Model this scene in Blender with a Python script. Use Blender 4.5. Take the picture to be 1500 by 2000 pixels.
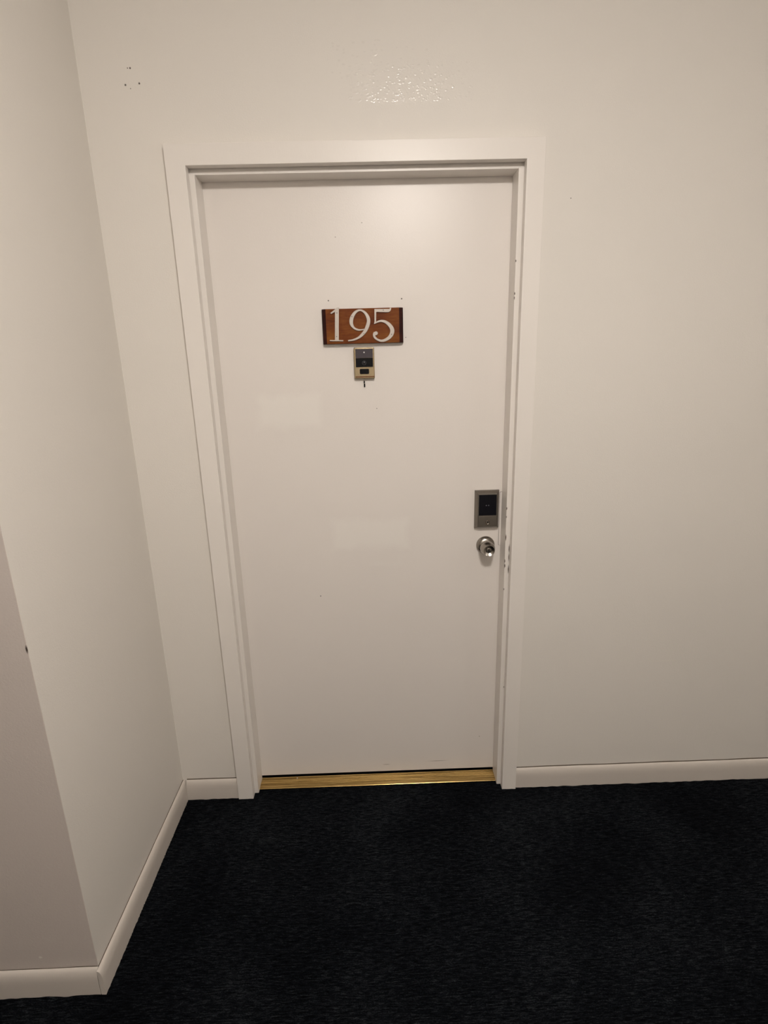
import bpy, bmesh, math, random
import numpy as np
from mathutils import Matrix, Vector

random.seed(7)
for o in list(bpy.data.objects):
    bpy.data.objects.remove(o)
SC = bpy.context.scene
COL = SC.collection

# ------------------------------------------------------------------ camera
F_PX = 1054.23
CAM = Vector((0.48858, -1.68974, 1.55135))
YAW, PITCH, ROLL = 0.01526, -0.26803, -0.02587
cy, sy, cp, sp, cr, sr = (math.cos(YAW), math.sin(YAW), math.cos(PITCH), math.sin(PITCH),
                          math.cos(ROLL), math.sin(ROLL))
Fw = Vector((sy * cp, cy * cp, sp))
Rt = Vector((cy, -sy, 0.0))
Up = Rt.cross(Fw)
R2 = Rt * cr + Up * sr
U2 = Up * cr - Rt * sr
cam = bpy.data.cameras.new('camera')
cam.sensor_fit = 'HORIZONTAL'
cam.sensor_width = 36.0
cam.lens = 36.0 * F_PX / 1500.0
cam.clip_start = 0.02
camo = bpy.data.objects.new('camera', cam)
COL.objects.link(camo)
camo.matrix_world = Matrix(((R2.x, U2.x, -Fw.x, CAM.x), (R2.y, U2.y, -Fw.y, CAM.y),
                            (R2.z, U2.z, -Fw.z, CAM.z), (0, 0, 0, 1)))
SC.camera = camo

# ------------------------------------------------------------------ world, exposure
w = bpy.data.worlds.new('world')
SC.world = w
w.use_nodes = True
w.node_tree.nodes['Background'].inputs[0].default_value = (0.01, 0.01, 0.01, 1)
w.node_tree.nodes['Background'].inputs[1].default_value = 0.2
VS = SC.view_settings
VS.view_transform = 'Standard'
VS.look = 'None'
VS.gamma = 1.0
VS.use_curve_mapping = False
VS.exposure = 0.0
LAMP_POWER = 122.0                       # emission of the near ceiling lamp's glass
FILL_POWER = (24.0, 10.0)                # the two unseen fill lamps added further along the corridor
LAMP_COLOR = (1.0, 0.93, 0.865)
LAMP_XY = (0.70, -1.60)
FILL_LAMPS = ((3.0, -1.55), (-2.2, -1.55))

# ------------------------------------------------------------------ dimensions (metres)
WO = 0.93            # inner casing width
HO = 2.082           # inner casing height
CT = 0.021           # casing thickness
CL, CR_, CTOP = 0.0545, 0.0511, 0.0527
JF = 0.006           # front of the jamb strip
JW, JT = 0.0148, 0.0138
DY = 0.077           # face of the door
XL = -0.2596         # left alcove wall
YF = -0.6443         # wall facing the camera at far left
HB = 0.080           # baseboard height
TB = 0.0155
CEIL = 2.55
XMIN, XMAX, YMIN = -2.8, 3.6, -2.40


# ------------------------------------------------------------------ node helpers
class NT:
    def __init__(self, name):
        self.m = bpy.data.materials.new(name)
        self.m.use_nodes = True
        self.t = self.m.node_tree
        self.b = self.t.nodes['Principled BSDF']

    def n(self, kind, **kw):
        x = self.t.nodes.new(kind)
        for k, v in kw.items():
            setattr(x, k, v)
        return x

    def l(self, a, b):
        self.t.links.new(a, b)

    def val(self, sock, v):
        if isinstance(v, bpy.types.NodeSocket):
            self.l(v, sock)
        else:
            sock.default_value = v

    def math(self, op, a, b=0.0, c=0.0, clamp=False):
        x = self.n('ShaderNodeMath', operation=op)
        x.use_clamp = clamp
        self.val(x.inputs[0], a)
        self.val(x.inputs[1], b)
        self.val(x.inputs[2], c)
        return x.outputs[0]

    def pos(self):
        return self.n('ShaderNodeNewGeometry').outputs['Position']

    def map(self, vec, scale, loc=(0, 0, 0)):
        x = self.n('ShaderNodeMapping')
        self.l(vec, x.inputs[0])
        x.inputs['Scale'].default_value = scale
        x.inputs['Location'].default_value = loc
        return x.outputs[0]

    def noise(self, vec, scale=1.0, detail=3.0, rough=0.5):
        x = self.n('ShaderNodeTexNoise')
        self.l(vec, x.inputs['Vector'])
        x.inputs['Scale'].default_value = scale
        x.inputs['Detail'].default_value = detail
        x.inputs['Roughness'].default_value = rough
        return x.outputs[0]

    def ramp(self, fac, stops):
        x = self.n('ShaderNodeValToRGB')
        self.l(fac, x.inputs[0])
        e = x.color_ramp.elements
        while len(e) < len(stops):
            e.new(0.5)
        for i, (p, c) in enumerate(stops):
            e[i].position = p
            e[i].color = (*c, 1) if len(c) == 3 else c
        return x.outputs[0]

    def mix(self, fac, a, b):
        x = self.n('ShaderNodeMix', data_type='RGBA')
        self.val(x.inputs[0], fac)
        for s, v in ((x.inputs[6], a), (x.inputs[7], b)):
            if isinstance(v, bpy.types.NodeSocket):
                self.l(v, s)
            else:
                s.default_value = (*v, 1)
        return x.outputs[2]

    def bump(self, h, strength, dist):
        x = self.n('ShaderNodeBump')
        self.l(h, x.inputs['Height'])
        self.val(x.inputs['Strength'], strength)
        x.inputs['Distance'].default_value = dist
        self.l(x.outputs[0], self.b.inputs['Normal'])

    def set(self, **kw):
        names = dict(color='Base Color', rough='Roughness', metal='Metallic', spec='Specular IOR Level',
                     coat='Coat Weight', coat_rough='Coat Roughness', sheen='Sheen Weight',
                     sheen_rough='Sheen Roughness', ecol='Emission Color', estr='Emission Strength')
        for k, v in kw.items():
            s = self.b.inputs[names[k]]
            if isinstance(v, bpy.types.NodeSocket):
                self.l(v, s)
            elif isinstance(v, tuple):
                s.default_value = (*v, 1)
            else:
                s.default_value = v
        return self

    def marks(self, spots, wob=0.35, ylim=None):
        """1 inside any of the small worn marks (x, z, half width, half height), ragged edges."""
        p = self.pos()
        s = self.n('ShaderNodeSeparateXYZ')
        self.l(p, s.inputs[0])
        nz = self.math('MULTIPLY_ADD', self.noise(p, 600, 2), wob * 2, -wob)
        out = None
        for (x, z, rx, rz) in spots:
            dx = self.math('MULTIPLY', self.math('SUBTRACT', s.outputs[0], x), 1 / rx)
            dz = self.math('MULTIPLY', self.math('SUBTRACT', s.outputs[2], z), 1 / rz)
            d = self.math('SQRT', self.math('ADD', self.math('MULTIPLY', dx, dx), self.math('MULTIPLY', dz, dz)))
            d = self.math('ADD', d, nz)
            if ylim is not None:
                d = self.math('ADD', d, self.math('MULTIPLY', self.math('SUBTRACT', s.outputs[1], ylim, clamp=True), 900))
            k = self.math('SUBTRACT', 1.5, d, clamp=True)
            out = k if out is None else self.math('MAXIMUM', out, k)
        return out

    def patch(self, x0, x1, z0, z1, soft=0.012, wob=0.05):
        """soft-edged hand-rolled rectangle of touch-up paint"""
        p = self.pos()
        s = self.n('ShaderNodeSeparateXYZ')
        self.l(p, s.inputs[0])
        nz = self.math('MULTIPLY_ADD', self.noise(p, 22, 4, 0.6), wob * 2, -wob)
        ax = self.math('ABSOLUTE', self.math('SUBTRACT', s.outputs[0], (x0 + x1) / 2))
        az = self.math('ABSOLUTE', self.math('SUBTRACT', s.outputs[2], (z0 + z1) / 2))
        ex = self.math('SUBTRACT', (x1 - x0) / 2, ax)
        ez = self.math('SUBTRACT', (z1 - z0) / 2, az)
        d = self.math('ADD', self.math('MINIMUM', ex, ez), nz)
        return self.math('MULTIPLY', d, 1 / soft, clamp=True)


# ------------------------------------------------------------------ materials
def wall_paint(name, color, holes=None, pale=None, rough=0.5, scale=260, strength=0.25, spec=0.35):
    n = NT(name)
    p = n.pos()
    c1 = tuple(v * 0.97 for v in color)
    col = n.mix(n.noise(p, 1.7, 4), c1, tuple(min(1, v * 1.03) for v in color))
    if holes:
        col = n.mix(n.marks(holes), col, (0.05, 0.035, 0.025))
    if pale:
        col = n.mix(n.marks(pale), col, (0.80, 0.76, 0.70))
    h = n.math('ADD', n.noise(p, scale, 2, 0.55), n.math('MULTIPLY', n.noise(p, 38, 2), 0.6))
    st = strength
    n.set(rough=rough)
    if st:
        n.bump(h, st, 0.0012)
    n.set(color=col, spec=spec)
    return n.m


M_WALL = wall_paint('wall_paint', (0.79, 0.752, 0.70),
                    holes=[(-0.129, 2.3165, .0013, .0013), (-0.1223, 2.3164, .002, .002),
                           (-0.140, 2.2789, .0022, .0022), (-0.1032, 2.2818, .0022, .0022),
                           (-0.1278, 2.2706, .0011, .0011), (1.0641, 1.9882, .0013, .0013)],
                    pale=[(1.3926, 1.4694, .006, .004), (1.5023, 0.5086, .045, .003)])
M_BEADS = wall_paint('gloss_touch_up', (0.79, 0.752, 0.70), rough=0.17, strength=0.0, spec=0.38)
M_WALL_SIDE = wall_paint('wall_paint_side', (0.79, 0.752, 0.70))
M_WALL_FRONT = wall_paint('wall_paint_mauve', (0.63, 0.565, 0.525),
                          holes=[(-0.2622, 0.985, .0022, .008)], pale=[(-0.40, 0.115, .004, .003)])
M_CEIL = wall_paint('ceiling_paint', (0.85, 0.83, 0.79), scale=120)


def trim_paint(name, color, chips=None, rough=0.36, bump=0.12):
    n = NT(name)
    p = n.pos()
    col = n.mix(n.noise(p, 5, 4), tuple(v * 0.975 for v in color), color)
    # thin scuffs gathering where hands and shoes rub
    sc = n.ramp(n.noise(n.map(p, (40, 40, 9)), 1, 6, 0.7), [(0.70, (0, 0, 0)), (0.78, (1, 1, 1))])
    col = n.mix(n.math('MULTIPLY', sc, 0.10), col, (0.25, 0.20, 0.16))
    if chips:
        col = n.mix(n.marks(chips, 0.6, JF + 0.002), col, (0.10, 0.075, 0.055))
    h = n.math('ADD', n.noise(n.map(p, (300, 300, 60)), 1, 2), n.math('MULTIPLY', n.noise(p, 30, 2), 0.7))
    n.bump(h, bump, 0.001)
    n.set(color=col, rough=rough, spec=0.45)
    return n.m


TRIM = (0.845, 0.80, 0.752)
M_TRIM = trim_paint('trim_paint', TRIM)
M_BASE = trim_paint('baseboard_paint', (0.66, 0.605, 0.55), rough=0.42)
M_JAMB = trim_paint('jamb_paint', TRIM, chips=[
    (0.9160, 1.83, .0016, .003), (0.9158, 1.741, .0020, .0035), (0.9155, 1.729, .0016, .004),
    (0.9158, 1.085, .0020, .004), (0.9157, 1.056, .0015, .003), (0.9158, 0.985, .0022, .009),
    (0.9156, 0.902, .0018, .006), (0.9156, 0.885, .0026, .006), (0.9156, 0.80, .0018, .003),
    (0.9290, 0.945, .0016, .011), (0.9290, 0.915, .0016, .012), (0.9290, 0.872, .0018, .012),
    (0.9290, 0.42, .0014, .003)])


def door_paint():
    n = NT('door_paint')
    p = n.pos()
    base = (0.845, 0.795, 0.75)
    col = n.mix(n.noise(p, 2.2, 4), tuple(v * 0.97 for v in base), base)
    light = (0.875, 0.835, 0.785)
    for r, k in (((0.105, 0.335, 1.345, 1.475), 0.75), ((0.325, 0.61, 0.925, 1.055), 0.75),
                 ((0.45, 0.585, 0.865, 0.895), 0.5)):
        col = n.mix(n.math('MULTIPLY', n.patch(*r, soft=0.03, wob=0.02), k), col, light)
    col = n.mix(n.marks([(0.3621, 1.7414, .0018, .0018), (0.5864, 1.742, .002, .002),
                         (0.501, 1.413, .0014, .0011), (0.284, 0.765, .0016, .002),
                         (0.5975, 1.629, .0014, .0010)], 0.3), col, (0.05, 0.04, 0.03))
    col = n.mix(n.math('MULTIPLY', n.marks([(0.472, 1.955, .0016, .0016), (0.392, 1.918, .0016, .0014),
                                            (0.50, 0.047, .012, .0012), (0.70, 0.055, .03, .0012),
                                            (0.86, 0.16, .002, .002)], 0.6), 0.6), col, (0.20, 0.15, 0.11))
    h = n.math('ADD', n.noise(n.map(p, (260, 260, 200)), 1, 2), n.math('MULTIPLY', n.noise(p, 45, 3), 0.9))
    n.bump(h, 0.14, 0.001)
    n.set(color=col, rough=0.34, spec=0.42)
    return n.m


M_DOOR = door_paint()


def carpet():
    n = NT('carpet')
    p = n.pos()
    streak = n.noise(n.map(p, (36, 300, 300)), 1, 6, 0.75)
    fine = n.noise(n.map(p, (260, 520, 520)), 1, 2)
    big = n.noise(p, 3.0, 3)
    f = n.math('ADD', n.math('MULTIPLY', streak, 0.75), n.math('MULTIPLY', fine, 0.3))
    f = n.math('ADD', f, n.math('MULTIPLY_ADD', big, 0.2, -0.12))
    col = n.ramp(f, [(0.40, (0.0006, 0.0008, 0.0014)), (0.53, (0.0046, 0.0058, 0.0078)),
                     (0.68, (0.033, 0.037, 0.042))])
    n.bump(n.math('ADD', streak, n.math('MULTIPLY', fine, 0.6)), 0.9, 0.004)
    n.set(color=col, rough=1.0, spec=0.05)
    return n.m


M_CARPET = carpet()


def simple(name, color, rough=0.5, metal=0.0, spec=0.5, noise=None, bump=None):
    n = NT(name)
    p = n.pos()
    c = n.mix(n.noise(p, noise or 90, 3), tuple(v * 0.93 for v in color), tuple(min(1, v * 1.06) for v in color))
    n.set(color=c, rough=rough, metal=metal, spec=spec)
    if bump:
        n.bump(n.noise(n.map(p, bump[0]), 1, 2), bump[1], 0.0005)
    return n.m


def brass_threshold():
    n = NT('worn_brass')
    p = n.pos()
    f = n.noise(n.map(p, (5, 420, 420)), 1, 5, 0.65)
    col = n.ramp(f, [(0.30, (0.07, 0.040, 0.014)), (0.5, (0.47, 0.315, 0.115)), (0.72, (0.72, 0.52, 0.23))])
    n.set(color=col, metal=1.0, rough=n.math('MULTIPLY_ADD', f, 0.20, 0.16))
    n.bump(n.noise(n.map(p, (30, 700, 700)), 1, 2), 0.15, 0.0006)
    return n.m


M_THRESH = brass_threshold()
M_BRASS = simple('brass_plated', (0.36, 0.29, 0.185), 0.26, 1.0)
M_BRASS_DARK = simple('brass_tarnished', (0.16, 0.075, 0.035), 0.45, 0.7)


def steel(name, color, rough, sc, turned=0.0):
    n = NT(name)
    p = n.pos()
    f = n.noise(n.map(p, sc), 1, 3)
    n.set(color=n.mix(f, tuple(v * .85 for v in color), color), metal=1.0,
          rough=n.math('MULTIPLY_ADD', f, 0.12, rough))
    if turned:                               # lathe-turned finish: fine rings about the spindle
        t = n.n('ShaderNodeTangent', direction_type='RADIAL', axis='Y')
        n.l(t.outputs[0], n.b.inputs['Tangent'])
        n.b.inputs['Anisotropic'].default_value = turned
    return n.m


M_STEEL = steel('satin_steel', (0.40, 0.372, 0.335), 0.17, (300, 300, 300), 0.75)
M_NICKEL = steel('brushed_nickel', (0.27, 0.248, 0.222), 0.24, (60, 900, 900))
M_BLACK = simple('black_plastic', (0.0025, 0.0025, 0.004), 0.28, 0, 0.15)
M_GLASS_DARK = simple('dark_screen', (0.0022, 0.0024, 0.006), 0.22, 0, 0.25)
M_PANEL_HI = simple('smoked_window', (0.050, 0.040, 0.050), 0.35, 0, 0.4)
M_DOT = simple('screen_mark', (0.10, 0.10, 0.12), 0.5)
M_WHITE = simple('white_dot', (0.80, 0.78, 0.76), 0.4)
M_LENS = simple('lens_glass', (0.004, 0.004, 0.006), 0.05, 0, 0.8)
M_LENS_RING = simple('lens_ring', (0.03, 0.03, 0.04), 0.3)
M_PEWTER = simple('pewter_digits', (0.53, 0.475, 0.425), 0.45, 0.30, 0.5, bump=((400, 400, 400), 0.15))
M_SCREW = simple('grey_screw', (0.22, 0.21, 0.19), 0.4, 0.8)
M_PLUG = simple('dark_wood_plug', (0.035, 0.006, 0.003), 0.6)


def wood(name, a, b, c):
    n = NT(name)
    p = n.pos()
    big = n.noise(n.map(p, (14, 30, 26)), 1, 3)
    g = n.noise(n.map(p, (22, 260, 330), (0.3, 0, 0.1)), 1, 5, 0.65)
    f = n.math('ADD', n.math('MULTIPLY', big, 0.6), n.math('MULTIPLY', g, 0.45))
    n.set(color=n.ramp(f, [(0.33, a), (0.52, b), (0.72, c)]), rough=0.5, spec=0.15)
    n.bump(g, 0.15, 0.0006)
    return n.m


M_WOOD = wood('stained_wood', (0.075, 0.014, 0.003), (0.165, 0.042, 0.006), (0.25, 0.088, 0.014))
M_WOOD_END = wood('stained_end_grain', (0.014, 0.003, 0.003), (0.028, 0.006, 0.005), (0.055, 0.012, 0.008))
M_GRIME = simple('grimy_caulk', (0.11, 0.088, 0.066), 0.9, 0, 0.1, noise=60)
M_LAMP_BASE = simple('lamp_metal', (0.6, 0.58, 0.54), 0.35, 0.9)


def lamp_glass(power):
    n = NT('lit_opal_glass')
    f = n.noise(n.pos(), 8, 2)
    n.set(color=(0.9, 0.88, 0.84), rough=0.3, ecol=LAMP_COLOR,
          estr=n.math('MULTIPLY_ADD', f, 0.02 * power, 0.98 * power))
    return n.m




# ------------------------------------------------------------------ object helpers
def root(name, loc, label=None, cat=None, group=None, kind=None):
    o = bpy.data.objects.new(name, None)
    o.empty_display_size = 0.05
    o.location = loc
    COL.objects.link(o)
    return tag(o, label, cat, group, kind)


def tag(o, label=None, cat=None, group=None, kind=None):
    for k, v in (('label', label), ('category', cat), ('group', group), ('kind', kind)):
        if v:
            o[k] = v
    return o


def origin(o):
    v = Vector((0, 0, 0))
    while o:
        v += o.location
        o = o.parent
    return v


def link(name, bm, mat, parent=None, smooth=False):
    """bmesh in world coordinates -> one mesh object (child of parent if given)"""
    me = bpy.data.meshes.new(name)
    bmesh.ops.recalc_face_normals(bm, faces=bm.faces)
    if parent:
        bmesh.ops.translate(bm, verts=bm.verts, vec=-origin(parent))
    bm.to_mesh(me)
    bm.free()
    for m in (mat if isinstance(mat, (list, tuple)) else [mat]):
        me.materials.append(m)
    if smooth:
        for f in me.polygons:
            f.use_smooth = True
        try:
            me.set_sharp_from_angle(angle=math.radians(38))
        except Exception:
            pass
    o = bpy.data.objects.new(name, me)
    COL.objects.link(o)
    if smooth:                               # flat faces keep flat shading, only the eased edges turn
        wn_ = o.modifiers.new('weighted_normal', 'WEIGHTED_NORMAL')
        wn_.weight = 100
        wn_.keep_sharp = True
    if parent:
        o.parent = parent
    return o


def box_bm(x0, x1, y0, y1, z0, z1, bev=0.0, seg=2, bm=None):
    nb = bmesh.new()
    bmesh.ops.create_cube(nb, size=1)
    for v in nb.verts:
        v.co = Vector(((x0 + x1) / 2 + v.co.x * (x1 - x0), (y0 + y1) / 2 + v.co.y * (y1 - y0),
                       (z0 + z1) / 2 + v.co.z * (z1 - z0)))
    if bev:
        bmesh.ops.bevel(nb, geom=nb.edges[:], offset=bev, segments=seg, profile=0.5, affect='EDGES')
    return nb


def box(name, x0, x1, y0, y1, z0, z1, mat, parent=None, bev=0.0, seg=2):
    return link(name, box_bm(x0, x1, y0, y1, z0, z1, bev, seg), mat, parent, smooth=bev > 0)


def plate_bm(pts, yb, yf, bev=0.0, seg=2):
    """outline (x, z) extruded from yb (back) to yf (front), front rim eased by bev"""
    bm = bmesh.new()
    vs = [bm.verts.new((x, yb, z)) for x, z in pts]
    f = bm.faces.new(vs)
    r = bmesh.ops.extrude_face_region(bm, geom=[f])
    nv = [g for g in r['geom'] if isinstance(g, bmesh.types.BMVert)]
    for v in nv:
        v.co.y = yf
    if bev:
        s = set(nv)
        ed = [e for e in bm.edges if e.verts[0] in s and e.verts[1] in s]
        bmesh.ops.bevel(bm, geom=ed, offset=bev, segments=seg, profile=0.5, affect='EDGES')
    return bm


def rrect(x0, x1, z0, z1, r, n=5):
    out = []
    for cx, cz, a0 in ((x1 - r, z1 - r, 0), (x0 + r, z1 - r, 90), (x0 + r, z0 + r, 180), (x1 - r, z0 + r, 270)):
        for i in range(n + 1):
            a = math.radians(a0 + 90 * i / n)
            out.append((cx + r * math.cos(a), cz + r * math.sin(a)))
    return out


def lathe_bm(cx, cz, prof, yb, n=48):
    """profile (distance out of the door, radius) spun about an axis along y"""
    bm = bmesh.new()
    rings = []
    for d, r in prof:
        if r < 1e-6:
            rings.append([bm.verts.new((cx, yb - d, cz))])
        else:
            rings.append([bm.verts.new((cx + r * math.cos(2 * math.pi * i / n), yb - d,
                                        cz + r * math.sin(2 * math.pi * i / n))) for i in range(n)])
    for a, b in zip(rings, rings[1:]):
        for i in range(n):
            j = (i + 1) % n
            if len(a) == 1 and len(b) == 1:
                continue
            if len(a) == 1:
                bm.faces.new((a[0], b[i], b[j]))
            elif len(b) == 1:
                bm.faces.new((a[i], a[j], b[0]))
            else:
                bm.faces.new((a[i], a[j], b[j], b[i]))
    return bm


def sweep_bm(prof, axis, a, b, step=0.05, jit=0.0):
    """closed profile (u out of the wall, z) run along x or y with slight waviness"""
    bm = bmesh.new()
    n = max(1, int(abs(b - a) / step))
    rings = []
    for i in range(n + 1):
        s = a + (b - a) * i / n
        j = jit * (math.sin(s * 17.3) + 0.7 * math.sin(s * 41.0 + 1)) * 0.5
        ring = []
        for u, z in prof:
            zz = z + (j if z > 0.02 else 0)
            ring.append(bm.verts.new(axis(s, u, zz)))
        rings.append(ring)
    k = len(prof)
    for r0, r1 in zip(rings, rings[1:]):
        for i in range(k):
            bm.faces.new((r0[i], r0[(i + 1) % k], r1[(i + 1) % k], r1[i]))
    bm.faces.new(rings[0])
    bm.faces.new(list(reversed(rings[-1])))
    return bm


# ------------------------------------------------------------------ floor: dark looped carpet
def make_floor():
    xs = np.concatenate([np.linspace(XMIN, -0.75, 12)[:-1], np.arange(-0.75, 2.1, 0.0065), np.linspace(2.1, XMAX, 12)[1:]])
    ys = np.concatenate([np.linspace(YMIN, -0.95, 8)[:-1], np.arange(-0.95, 0.045, 0.0042), np.linspace(0.045, 0.6, 5)[1:]])
    X, Y = np.meshgrid(xs, ys)
    rng = np.random.default_rng(3)
    Z = rng.normal(0, 0.0009, X.shape)
    for _ in range(2):                       # loops run together along the rows
        Z = (Z + np.roll(Z, 1, 1) * 0.9 + np.roll(Z, -1, 1) * 0.9) / 1.8
    Z = np.clip(Z, -0.003, 0.003)
    co = np.stack([X, Y, Z], -1).reshape(-1, 3).astype(np.float32)
    ny, nx = X.shape
    idx = np.arange(nx * ny).reshape(ny, nx)
    q = np.stack([idx[:-1, :-1], idx[:-1, 1:], idx[1:, 1:], idx[1:, :-1]], -1).reshape(-1, 4)
    me = bpy.data.meshes.new('floor')
    me.vertices.add(len(co))
    me.vertices.foreach_set('co', co.ravel())
    me.loops.add(q.size)
    me.loops.foreach_set('vertex_index', q.ravel().astype(np.int32))
    me.polygons.add(len(q))
    me.polygons.foreach_set('loop_start', (np.arange(len(q)) * 4).astype(np.int32))
    me.update(calc_edges=True)
    me.materials.append(M_CARPET)
    o = bpy.data.objects.new('floor', me)
    COL.objects.link(o)
    tag(o, 'dark navy low looped carpet covering the corridor floor', kind='structure')


make_floor()


# ------------------------------------------------------------------ walls and ceiling
def wall_back():
    bm = bmesh.new()
    x0, x1, z1, o0, o1, oz = XL, XMAX, CEIL, -0.02, WO + 0.02, HO + 0.02
    T = 0.13
    v = {}

    def vert(x, y, z):
        return v.setdefault((x, y, z), bm.verts.new((x, y, z)))
    for y in (0.0, T):
        for a in (((x0, 0), (o0, 0), (o0, oz), (x0, oz)), ((o1, 0), (x1, 0), (x1, oz), (o1, oz)),
                  ((x0, oz), (o0, oz), (o0, z1), (x0, z1)), ((o0, oz), (o1, oz), (o1, z1), (o0, z1)),
                  ((o1, oz), (x1, oz), (x1, z1), (o1, z1))):
            bm.faces.new([vert(x, y, z) for x, z in a])
    for (a, b) in (((o0, 0), (o0, oz)), ((o0, oz), (o1, oz)), ((o1, oz), (o1, 0)), ((x0, 0), (x0, oz)), ((x0, oz), (x0, z1)),
                   ((x1, 0), (x1, oz)), ((x1, oz), (x1, z1)), ((x0, 0), (o0, 0)), ((o1, 0), (x1, 0)),
                   ((x0, z1), (o0, z1)), ((o0, z1), (o1, z1)), ((o1, z1), (x1, z1))):
        bm.faces.new([vert(a[0], 0.0, a[1]), vert(b[0], 0.0, b[1]), vert(b[0], T, b[1]), vert(a[0], T, a[1])])
    o = link('wall_back', bm, M_WALL)
    tag(o, 'cream painted corridor wall around the white door', kind='structure')
    # glossy beads left by a roller above the door
    rnd = random.Random(11)
    bm = bmesh.new()
    n = 14
    for i in range(330):
        u = rnd.random()
        if i < 270:
            x, z = rnd.uniform(0.447, 0.780), 2.231 + 0.085 * u ** 1.5
            if x > 0.70 and rnd.random() < 0.55:
                continue
        else:
            x, z = rnd.uniform(0.405, 0.70), 2.245 + 0.125 * u
        rx, rz = rnd.uniform(0.0028, 0.0064), rnd.uniform(0.0022, 0.0038)
        ang = rnd.uniform(-0.5, 0.5)
        h = rz * rnd.uniform(0.07, 0.125)
        rings = []
        for k in (1.0, 0.72, 0.40):
            rings.append([bm.verts.new((x + k * (rx * math.cos(t) * math.cos(ang) - rz * math.sin(t) * math.sin(ang)),
                                        0.0001 - h * (1 - k * k),
                                        z + k * (rx * math.cos(t) * math.sin(ang) + rz * math.sin(t) * math.cos(ang))))
                          for t in (2 * math.pi * j / n for j in range(n))])
        for r0, r1 in zip(rings, rings[1:]):
            for j in range(n):
                bm.faces.new((r0[j], r0[(j + 1) % n], r1[(j + 1) % n], r1[j]))
        tip = bm.verts.new((x, 0.0001 - h, z))
        for j in range(n):
            bm.faces.new((rings[-1][j], rings[-1][(j + 1) % n], tip))
    bd_ = link('gloss_paint_beads', bm, M_BEADS, o, True)
    bd_.modifiers.clear()
    tag(bd_, 'shiny beaded paint texture above the door casing', kind='stuff')


wall_back()
tag(box('wall_left', XL - 0.10, XL, YF + 0.0008, 0.13, 0, CEIL, M_WALL_SIDE),
    'cream painted side wall left of the white door', kind='structure')
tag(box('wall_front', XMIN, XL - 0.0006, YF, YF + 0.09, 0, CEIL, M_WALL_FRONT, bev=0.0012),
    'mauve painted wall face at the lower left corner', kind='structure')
tag(box('wall_right', XMAX, XMAX + 0.1, YMIN, 0.13, 0, CEIL, M_WALL_SIDE), kind='structure')
tag(box('wall_rear', XMIN, XMAX, YMIN - 0.1, YMIN, 0, CEIL, M_WALL_SIDE), kind='structure')
tag(box('wall_end', XMIN - 0.1, XMIN, YMIN, YF + 0.09, 0, CEIL, M_WALL_SIDE), kind='structure')
tag(box('wall_beyond', -0.2, WO + 0.2, 0.6, 0.65, 0, CEIL, M_WALL_SIDE), kind='structure')
tag(box('ceiling', XMIN, XMAX, YMIN, 0.65, CEIL, CEIL + 0.1, M_CEIL), kind='structure')

# ------------------------------------------------------------------ baseboards, rounded along the top, standing a hair off the wall
G = 0.0034
BPROF = [(G, -0.004), (TB, -0.004), (TB, HB * 0.56), (TB * 0.97, HB * 0.68), (TB * 0.90, HB * 0.78), (TB * 0.78, HB * 0.87),
         (TB * 0.62, HB * 0.94), (TB * 0.44, HB * 0.98), (G, HB)]


def baseboard(name, axis, a, b, label):
    o = link(name, sweep_bm(BPROF, axis, a, b, 0.04, 0.0008), M_BASE, smooth=True)
    o.modifiers.clear()
    tag(o, label, kind='structure')
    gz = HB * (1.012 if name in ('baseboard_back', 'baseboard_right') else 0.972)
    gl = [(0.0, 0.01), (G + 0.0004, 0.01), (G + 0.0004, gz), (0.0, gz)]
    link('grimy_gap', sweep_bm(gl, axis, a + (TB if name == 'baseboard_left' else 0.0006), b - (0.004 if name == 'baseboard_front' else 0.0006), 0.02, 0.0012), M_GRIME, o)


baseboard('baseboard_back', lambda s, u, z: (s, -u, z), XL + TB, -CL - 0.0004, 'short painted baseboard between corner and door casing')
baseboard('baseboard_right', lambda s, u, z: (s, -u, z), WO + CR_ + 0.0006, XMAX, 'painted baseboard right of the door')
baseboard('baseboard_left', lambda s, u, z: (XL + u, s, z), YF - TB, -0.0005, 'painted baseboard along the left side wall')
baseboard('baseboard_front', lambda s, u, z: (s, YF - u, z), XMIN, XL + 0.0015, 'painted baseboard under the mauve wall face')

# ------------------------------------------------------------------ door frame
fr = root('trim_1', (WO / 2, 0, 0), 'white painted wooden door casing and jambs', kind='structure')
CB = 0.0013


def casing_prof(w):
    """cross-section (u across from the opening, y depth) with eased edges"""
    return [(0.0, 0.004), (0.0, -CT + CB), (CB * 0.3, -CT + CB * 0.3), (CB, -CT), (w - CB, -CT), (w - CB * 0.3, -CT + CB * 0.3),
            (w, -CT + CB), (w, 0.004)]


def strip(a, b):
    bm = bmesh.new()
    ra = [bm.verts.new(q) for q in a]
    rb = [bm.verts.new(q) for q in b]
    k = len(a)
    for i in range(k):
        bm.faces.new((ra[i], ra[(i + 1) % k], rb[(i + 1) % k], rb[i]))
    bm.faces.new(ra)
    bm.faces.new(rb)
    return bm


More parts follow.
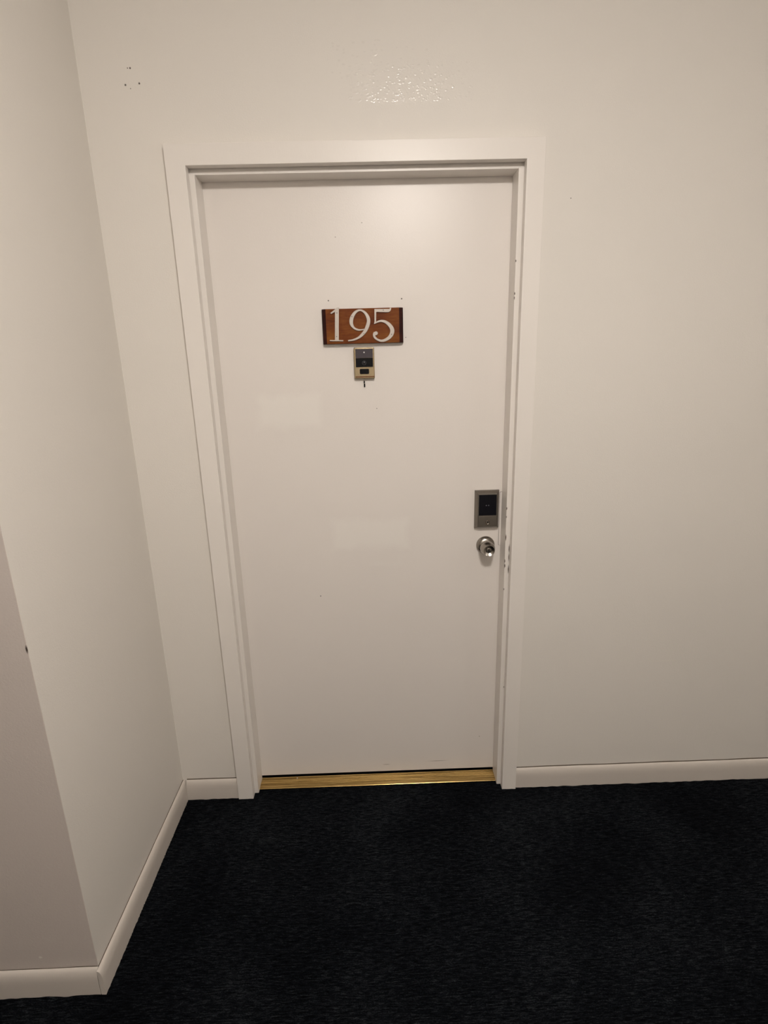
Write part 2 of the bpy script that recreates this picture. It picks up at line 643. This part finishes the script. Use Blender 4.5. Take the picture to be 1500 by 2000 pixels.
for x0, sgn, wd in ((0.0, -1, CL), (WO, 1, CR_)):
    pr = casing_prof(wd)
    link('casing', strip([(x0 + sgn * u, y, 0.0) for u, y in pr],
                         [(x0 + sgn * u, y, HO + u * CTOP / wd) for u, y in pr]), M_TRIM, fr, True)
pr = casing_prof(CTOP)
link('casing', strip([(-u * CL / CTOP, y, HO + u) for u, y in pr],
                     [(WO + u * CR_ / CTOP, y, HO + u) for u, y in pr]), M_TRIM, fr, True)
box('jamb', -0.019, JW, JF, DY - 0.0012, 0.0, HO - JT + 0.002, M_JAMB, fr, 0.0016)
box('jamb', WO - JW, WO + 0.019, JF, DY - 0.0012, 0.0, HO - JT + 0.002, M_JAMB, fr, 0.0016)
box('jamb', -0.019, WO + 0.019, JF + 0.006, DY - 0.0013, HO - JT, HO + 0.019, M_JAMB, fr, 0.0012)
box('jamb', -0.019, -0.001, DY, 0.13, 0.0, HO, M_JAMB, fr)
box('jamb', WO + 0.001, WO + 0.019, DY, 0.13, 0.0, HO, M_JAMB, fr)

# ------------------------------------------------------------------ door with its hardware
dr = root('door_1', (0.002, DY, 0.0165), 'flush white painted apartment door numbered 195', kind='structure')
box('door_slab', 0.002, WO - 0.002, DY, DY + 0.044, 0.0165, HO - 0.004, M_DOOR, dr, 0.0008)
pts = rrect(0.9088, 0.9200, 0.9345, 1.125, 0.0045)
gu = link('latch_guard', plate_bm(pts, DY + 0.002, DY - 0.0022, 0.0006), M_DOOR, dr, True)
link('seam_line', plate_bm(rrect(0.9081, 0.9207, 0.9338, 1.1257, 0.0050), DY + 0.001, DY - 0.0005), M_PLUG, gu)
tag(gu, 'painted-over rounded strike plate beside the knob')

# knob
KX, KZ = 0.8635, 0.9375
kb = link('door_knob', lathe_bm(KX, KZ, [(0.012, 0.013), (0.021, 0.0135), (0.024, 0.0165), (0.027, 0.0215), (0.031, 0.0242),
                                         (0.037, 0.0250), (0.045, 0.0244), (0.053, 0.0226), (0.060, 0.0203), (0.0645, 0.0190),
                                         (0.0656, 0.0183), (0.0650, 0.0175), (0.0630, 0.0145), (0.0608, 0.0108),
                                         (0.0595, 0.0092), (0.0595, 0.0)], DY), M_STEEL, dr, True)
tag(kb, 'round satin steel door knob with keyed centre')
link('rosette', lathe_bm(KX, KZ, [(0.0, 0.0), (0.0, 0.0318), (0.0035, 0.0318), (0.006, 0.0306), (0.010, 0.0268), (0.0135, 0.0215),
                                  (0.0155, 0.0165), (0.0165, 0.0135), (0.0165, 0.0)], DY), M_STEEL, kb, True)
link('key_cylinder', lathe_bm(KX, KZ, [(0.0590, 0.0080), (0.0612, 0.0078), (0.0618, 0.0070), (0.0618, 0.0)], DY, 32), M_NICKEL, kb, True)
link('keyhole', plate_bm([(KX - .0011, KZ - .0052), (KX + .0011, KZ - .0052), (KX + .0011, KZ + .0012), (KX + .0019, KZ + .0022),
                          (KX + .0019, KZ + .0048), (KX - .0019, KZ + .0048), (KX - .0019, KZ + .0022), (KX - .0011, KZ + .0012)],
                         DY - 0.0610, DY - 0.0621), M_BLACK, kb)

# keypad deadbolt
bx0, bx1, bz0, bz1 = 0.8225, 0.9045, 1.0005, 1.1335


def frustum(x0, x1, z0, z1, inx, inz_t, inz_b, yb, ym, yf):
    bm = bmesh.new()
    r0 = [(x0, z0), (x1, z0), (x1, z1), (x0, z1)]
    r2 = [(x0 + inx, z0 + inz_b), (x1 - inx, z0 + inz_b), (x1 - inx, z1 - inz_t), (x0 + inx, z1 - inz_t)]
    rings = [[bm.verts.new((x, y, z)) for x, z in r] for r, y in ((r0, yb), (r0, ym), (r2, yf))]
    for a, b in zip(rings, rings[1:]):
        for i in range(4):
            j = (i + 1) % 4
            bm.faces.new((a[i], a[j], b[j], b[i]))
    bm.faces.new(rings[0])
    bm.faces.new(rings[-1])
    bmesh.ops.bevel(bm, geom=bm.edges[:], offset=0.0009, segments=2, profile=0.5, affect='EDGES')
    return bm


lk = link('keypad_lock', frustum(bx0, bx1, bz0, bz1, 0.0085, 0.0085, 0.0085, DY, DY - 0.009, DY - 0.021), M_NICKEL, dr)
tag(lk, 'brushed nickel keypad deadbolt with dark touch screen')
link('screen_bezel', plate_bm(rrect(0.8325, 0.8950, 1.0478, 1.1225, 0.0012), DY - 0.0205, DY - 0.0222, 0.0006), M_NICKEL, lk, True)
sc = link('touch_screen', plate_bm(rrect(0.8342, 0.8933, 1.0495, 1.1208, 0.0008), DY - 0.0218, DY - 0.0226, 0.0002), M_GLASS_DARK, lk)
for xx in (0.8590, 0.8668):
    link('screen_mark', lathe_bm(xx, 1.0845, [(0.0222, 0.0), (0.0222, 0.0021), (0.0230, 0.0021), (0.0230, 0.0)], DY, 16), M_DOT, lk)
link('lower_plate', plate_bm(rrect(0.8330, 0.8945, 1.0098, 1.0470, 0.0015), DY - 0.0200, DY - 0.0236, 0.0009), M_NICKEL, lk, True)
link('key_cylinder', lathe_bm(0.8645, 1.0255, [(0.0230, 0.0), (0.0230, 0.0062), (0.0246, 0.0062), (0.0250, 0.0056), (0.0246, 0.0048),
                                               (0.0240, 0.0046), (0.0240, 0.0)], DY, 32), M_NICKEL, lk, True)
link('cylinder_groove', lathe_bm(0.8645, 1.0255, [(0.0230, 0.0060), (0.0230, 0.0074), (0.02375, 0.0073), (0.02375, 0.0060), (0.0230, 0.0060)], DY, 32), M_BRASS_DARK, lk)
link('keyhole', plate_bm([(0.8636, 1.0212), (0.8652, 1.0212), (0.8660, 1.0290), (0.8636, 1.0290)],
                         DY - 0.0236, DY - 0.0246), M_BLACK, lk)

# ------------------------------------------------------------------ brass threshold
tprof = [(0.0215, 0.0), (0.0215, 0.0026), (0.0228, 0.0036), (0.0390, 0.0068)]
y = 0.0405
while y < 0.072:
    tprof += [(y, 0.0068), (y + 0.0016, 0.0046), (y + 0.0028, 0.0046), (y + 0.0044, 0.0068)]
    y += 0.0075
tprof += [(0.0768, 0.0068), (0.0775, 0.0060), (0.0775, 0.0)]
th = link('door_threshold', sweep_bm(tprof, lambda s, u, z: (s, u, z), JW + 0.0004, WO - JW - 0.0004, 0.1), M_THRESH)
tag(th, 'worn brass fluted threshold strip under the white door', 'threshold')
fk = link('paint_fleck', plate_bm([(0.150, 0.0067), (0.153, 0.0067), (0.1545, 0.0085), (0.1525, 0.0110), (0.1505, 0.0098)], 0.0665, 0.0650), M_WHITE)
tag(fk, 'tiny white paint fleck lying on the brass threshold', 'paint fleck')

# ------------------------------------------------------------------ number plaque 195
BX0, BX1, BZ0, BZ1 = 0.3405, 0.5895, 1.6135, 1.7155
BT = 0.0195
pl = root('number_plaque', ((BX0 + BX1) / 2, DY, BZ0), 'stained wooden plaque with metal number 195 on the white door', 'number plaque')


def board():
    bm = bmesh.new()
    e = 0.0125
    cols = [(BX0, 0.012), (BX0 + 0.0015, 0.0060), (BX0 + 0.006, 0.0015), (BX0 + e, 0.0), (BX1 - e, 0.0), (BX1 - 0.006, 0.0015),
            (BX1 - 0.0015, 0.0060), (BX1, 0.012)]
    n = 14
    rings = []
    for x, drop in cols:
        yf = DY - BT + drop
        c = 0.0012
        rings.append([bm.verts.new(q) for q in ((x, DY, BZ0), (x, yf + c, BZ0), (x, yf, BZ0 + c), (x, yf, BZ1 - c),
                                                (x, yf + c, BZ1), (x, DY, BZ1))])
    for k, (a, b) in enumerate(zip(rings, rings[1:])):
        for i in range(6):
            j = (i + 1) % 6
            f = bm.faces.new((a[i], a[j], b[j], b[i]))
            f.material_index = 1 if k in (0, 1, 2, 4, 5, 6) else 0
            if k == 3 and i in (0, 4):
                f.material_index = 1
    for r in (rings[0], rings[-1]):
        bm.faces.new(r).material_index = 1
    return bm


bd = link('board', board(), [M_WOOD, M_WOOD_END], pl)
for hx, hz in ((0.3670, 1.6712), (0.5670, 1.6640)):
    link('wood_plug', lathe_bm(hx, hz, [(0.0165, 0.0), (0.0165, 0.0036), (0.0183, 0.0036), (0.0180, 0.0028), (0.0178, 0.0)], DY, 20), M_PLUG, bd)

ONE = [(0.3891, 1.7188), (0.3946, 1.7187), (0.39, 1.6249), (0.4037, 1.6243), (0.4036, 1.6207), (0.362, 1.6221), (0.3622, 1.6258),
       (0.3778, 1.6254), (0.3818, 1.7063), (0.371, 1.701), (0.3671, 1.7037), (0.3852, 1.7159)]
NINE = [(0.469, 1.6543, 0.00209), (0.4616, 1.6533, 0.00209), (0.4511, 1.6532, 0.00282), (0.4388, 1.6585, 0.00329),
        (0.431, 1.6702, 0.00517), (0.4309, 1.6827, 0.00587), (0.4356, 1.6941, 0.0054), (0.4453, 1.7053, 0.00399),
        (0.4590, 1.7098, 0.00285), (0.4717, 1.7035, 0.00376), (0.4807, 1.6906, 0.00522),
        (0.4832, 1.6777, 0.00548), (0.4787, 1.662, 0.00574), (0.4709, 1.6483, 0.00522), (0.46, 1.6371, 0.00444),
        (0.4502, 1.6301, 0.00338), (0.4356, 1.6246, 0.00282), (0.4185, 1.6222, 0.00211)]
FIVEP = [(0.5018, 1.7121), (0.5483, 1.7115), (0.5491, 1.7146), (0.5535, 1.7145), (0.5524, 1.7095), (0.5497, 1.7046), (0.5444, 1.702),
         (0.5361, 1.702), (0.5091, 1.7036), (0.5072, 1.7027), (0.5063, 1.6772), (0.5041, 1.6733), (0.5029, 1.6693), (0.4993, 1.6694),
         (0.5011, 1.6773)]
FIVES = [(0.5019, 1.6709, 0.00167), (0.5083, 1.6742, 0.00251), (0.5167, 1.6769, 0.00313), (0.5251, 1.6772, 0.00366),
         (0.5354, 1.674, 0.00444), (0.5467, 1.6654, 0.00548), (0.5543, 1.6533, 0.00627), (0.5541, 1.6423, 0.00653),
         (0.547, 1.6305, 0.00548), (0.5342, 1.6223, 0.00444), (0.5215, 1.6196, 0.00366), (0.509, 1.6234, 0.00324),
         (0.5007, 1.6306, 0.00366), (0.4989, 1.6386, 0.00392), (0.5022, 1.6441, 0.00444)]
BALL = (0.5048, 1.642, 0.0060)
DB, DF = DY - BT + 0.0004, DY - BT - 0.0042       # back and face of the digits


def catmull(p, k=6):
    p = [np.array(q) for q in p]
    p = [2 * p[0] - p[1]] + p + [2 * p[-1] - p[-2]]
    out = []
    for i in range(1, len(p) - 2):
        for s in range(k):
            t = s / k
            out.append(0.5 * (2 * p[i] + (p[i + 1] - p[i - 1]) * t + (2 * p[i - 1] - 5 * p[i] + 4 * p[i + 1] - p[i + 2]) * t * t
                              + (3 * p[i] - p[i - 1] - 3 * p[i + 1] + p[i + 2]) * t ** 3))
    out.append(p[-2])
    return out


def stroke(bm, pts, lift=0.0):
    c = catmull(pts)
    rings = []
    e = 0.0009
    for i, q in enumerate(c):
        a, b = c[max(0, i - 1)], c[min(len(c) - 1, i + 1)]
        t = (b - a)[:2]
        t = t / np.linalg.norm(t)
        nx, nz = -t[1], t[0]
        w = q[2]
        sec = ((-w, DB), (-w, DF + e - lift), (-(w - e), DF - lift), (w - e, DF - lift), (w, DF + e - lift), (w, DB))
        rings.append([bm.verts.new((q[0] + nx * s, yy, q[1] + nz * s)) for s, yy in sec])
    for a, b in zip(rings, rings[1:]):
        for i in range(6):
            j = (i + 1) % 6
            bm.faces.new((a[i], a[j], b[j], b[i]))
    bm.faces.new(rings[0])
    bm.faces.new(rings[-1])


def merge(bm, other):
    me = bpy.data.meshes.new('tmp')
    other.to_mesh(me)
    other.free()
    bm.from_mesh(me)
    bpy.data.meshes.remove(me)


d1 = link('digit', plate_bm(ONE, DB, DF, 0.0007), M_PEWTER, pl, True)
tag(d1, 'metal numeral 1')
b9 = bmesh.new()
stroke(b9, NINE)
d9 = link('digit', b9, M_PEWTER, pl, True)
tag(d9, 'metal numeral 9')
b5 = bmesh.new()
stroke(b5, FIVES)
merge(b5, plate_bm(FIVEP, DB, DF - 0.0001, 0.0006))
merge(b5, lathe_bm(BALL[0], BALL[1], [(BT - 0.0004, 0.0), (BT - 0.0004, BALL[2]), (BT + 0.0034, BALL[2]), (BT + 0.0043, BALL[2] - 0.0009),
                                      (BT + 0.0043, 0.0)], DY, 28))
d5 = link('digit', b5, M_PEWTER, pl, True)
tag(d5, 'metal numeral 5')
for (sx, sz), d in zip([(0.3876, 1.7035), (0.3836, 1.6352), (0.4329, 1.6919), (0.468, 1.6419), (0.529, 1.7085), (0.5524, 1.6379)],
                       (d1, d1, d9, d9, d5, d5)):
    link('screw', lathe_bm(sx, sz, [(BT + 0.0036, 0.0), (BT + 0.0036, 0.0017), (BT + 0.0047, 0.0015), (BT + 0.0050, 0.0008),
                                    (BT + 0.0050, 0.0)], DY, 14), M_SCREW, d, True)

# ------------------------------------------------------------------ doorbell viewer below the plaque
AX0, AX1, AZ0, AZ1 = 0.4338, 0.4975, 1.5068, 1.6022
db = root('doorbell', ((AX0 + AX1) / 2, DY, AZ0), 'brass framed doorbell viewer with dark window below the wooden plaque', 'doorbell')
fb = plate_bm(rrect(AX0, AX1, AZ0, AZ1, 0.004), DY, DY - 0.0135, 0.0022, 3)
link('case', fb, M_BRASS, db, True)
link('window_frame', plate_bm(rrect(0.4375, 0.4945, 1.5412, 1.5988, 0.0015), DY - 0.0128, DY - 0.0146, 0.0006), M_BRASS, db, True)
wn = link('smoked_window', plate_bm(rrect(0.4392, 0.4930, 1.5703, 1.5973, 0.0008), DY - 0.0140, DY - 0.0152, 0.0003), M_PANEL_HI, db)
lp = link('lens_panel', plate_bm(rrect(0.4392, 0.4930, 1.5428, 1.5701, 0.0008), DY - 0.0140, DY - 0.0152, 0.0003), M_BLACK, db)
link('indicator', lathe_bm(0.4660, 1.5868, [(0.0148, 0.0), (0.0148, 0.0024), (0.0158, 0.0020), (0.0162, 0.0)], DY, 18), M_WHITE, wn, True)
ln = link('lens', lathe_bm(0.4652, 1.5555, [(0.0148, 0.0), (0.0148, 0.0048), (0.0156, 0.0046), (0.0164, 0.0032), (0.0168, 0.0)], DY, 28), M_LENS, lp, True)
link('lens_ring', lathe_bm(0.4652, 1.5555, [(0.0148, 0.0050), (0.0148, 0.0066), (0.0160, 0.0064), (0.0160, 0.0052), (0.0148, 0.0050)], DY, 28),
     M_LENS_RING, lp, True)
link('push_button', plate_bm(rrect(0.4509, 0.4799, 1.5215, 1.5375, 0.0030), DY - 0.0125, DY - 0.0158, 0.0010), M_BLACK, db, True)
link('bottom_lip', box_bm(AX0 + 0.0035, AX1 - 0.0015, DY - 0.0142, DY - 0.0125, 1.5112, 1.5150, 0.0004), M_BRASS_DARK, db, True)
tb_ = link('dark_peg', box_bm(0.4622, 0.4664, DY - 0.0040, DY - 0.0004, 1.4808, 1.4920, 0.0006), M_BLACK, db, True)  # black boxes shaped after the dark vertical mark below the case
tag(tb_, 'short dark vertical peg-like piece below the doorbell case')
link('peg_upper', box_bm(0.4617, 0.4656, DY - 0.0036, DY - 0.0004, 1.4934, 1.5005, 0.0005), M_BLACK, tb_, True)
link('peg_strip', box_bm(0.4637, 0.4643, DY - 0.0020, DY - 0.0006, 1.4900, 1.5080), M_BRASS, tb_)


# ------------------------------------------------------------------ ceiling lamp above the camera, plus unseen fill lamps added along the corridor
def lamp(x, y, label, power):
    r = root('ceiling_lamp', (x, y, CEIL), label, 'lamp', 'flush ceiling lamps of the corridor')
    n = 40

    def spin(prof):
        bm = bmesh.new()
        rings = []
        for rr, z in prof:
            if rr < 1e-6:
                rings.append([bm.verts.new((x, y, z))])
            else:
                rings.append([bm.verts.new((x + rr * math.cos(2 * math.pi * i / n), y + rr * math.sin(2 * math.pi * i / n), z)) for i in range(n)])
        for a, b in zip(rings, rings[1:]):
            for i in range(n):
                j = (i + 1) % n
                if len(b) == 1:
                    bm.faces.new((a[i], a[j], b[0]))
                else:
                    bm.faces.new((a[i], a[j], b[j], b[i]))
        return bm
    link('lamp_base', spin([(0.165, CEIL - 0.0005), (0.165, CEIL - 0.040), (0.157, CEIL - 0.048), (0.150, CEIL - 0.048)]), M_LAMP_BASE, r, True)
    link('lamp_shade', spin([(0.149, CEIL - 0.040), (0.146, CEIL - 0.068), (0.130, CEIL - 0.092), (0.098, CEIL - 0.112), (0.052, CEIL - 0.124),
                             (0.0, CEIL - 0.128)]), lamp_glass(power), r, True)
    return r


lamp(LAMP_XY[0], LAMP_XY[1], 'flush opal glass ceiling lamp in front of the white door', LAMP_POWER)
for i, (x, y) in enumerate(FILL_LAMPS):
    lamp(x, y, ('unseen flush fill lamp added further right along the corridor',
                'unseen flush fill lamp added further left along the corridor')[i], FILL_POWER[i])
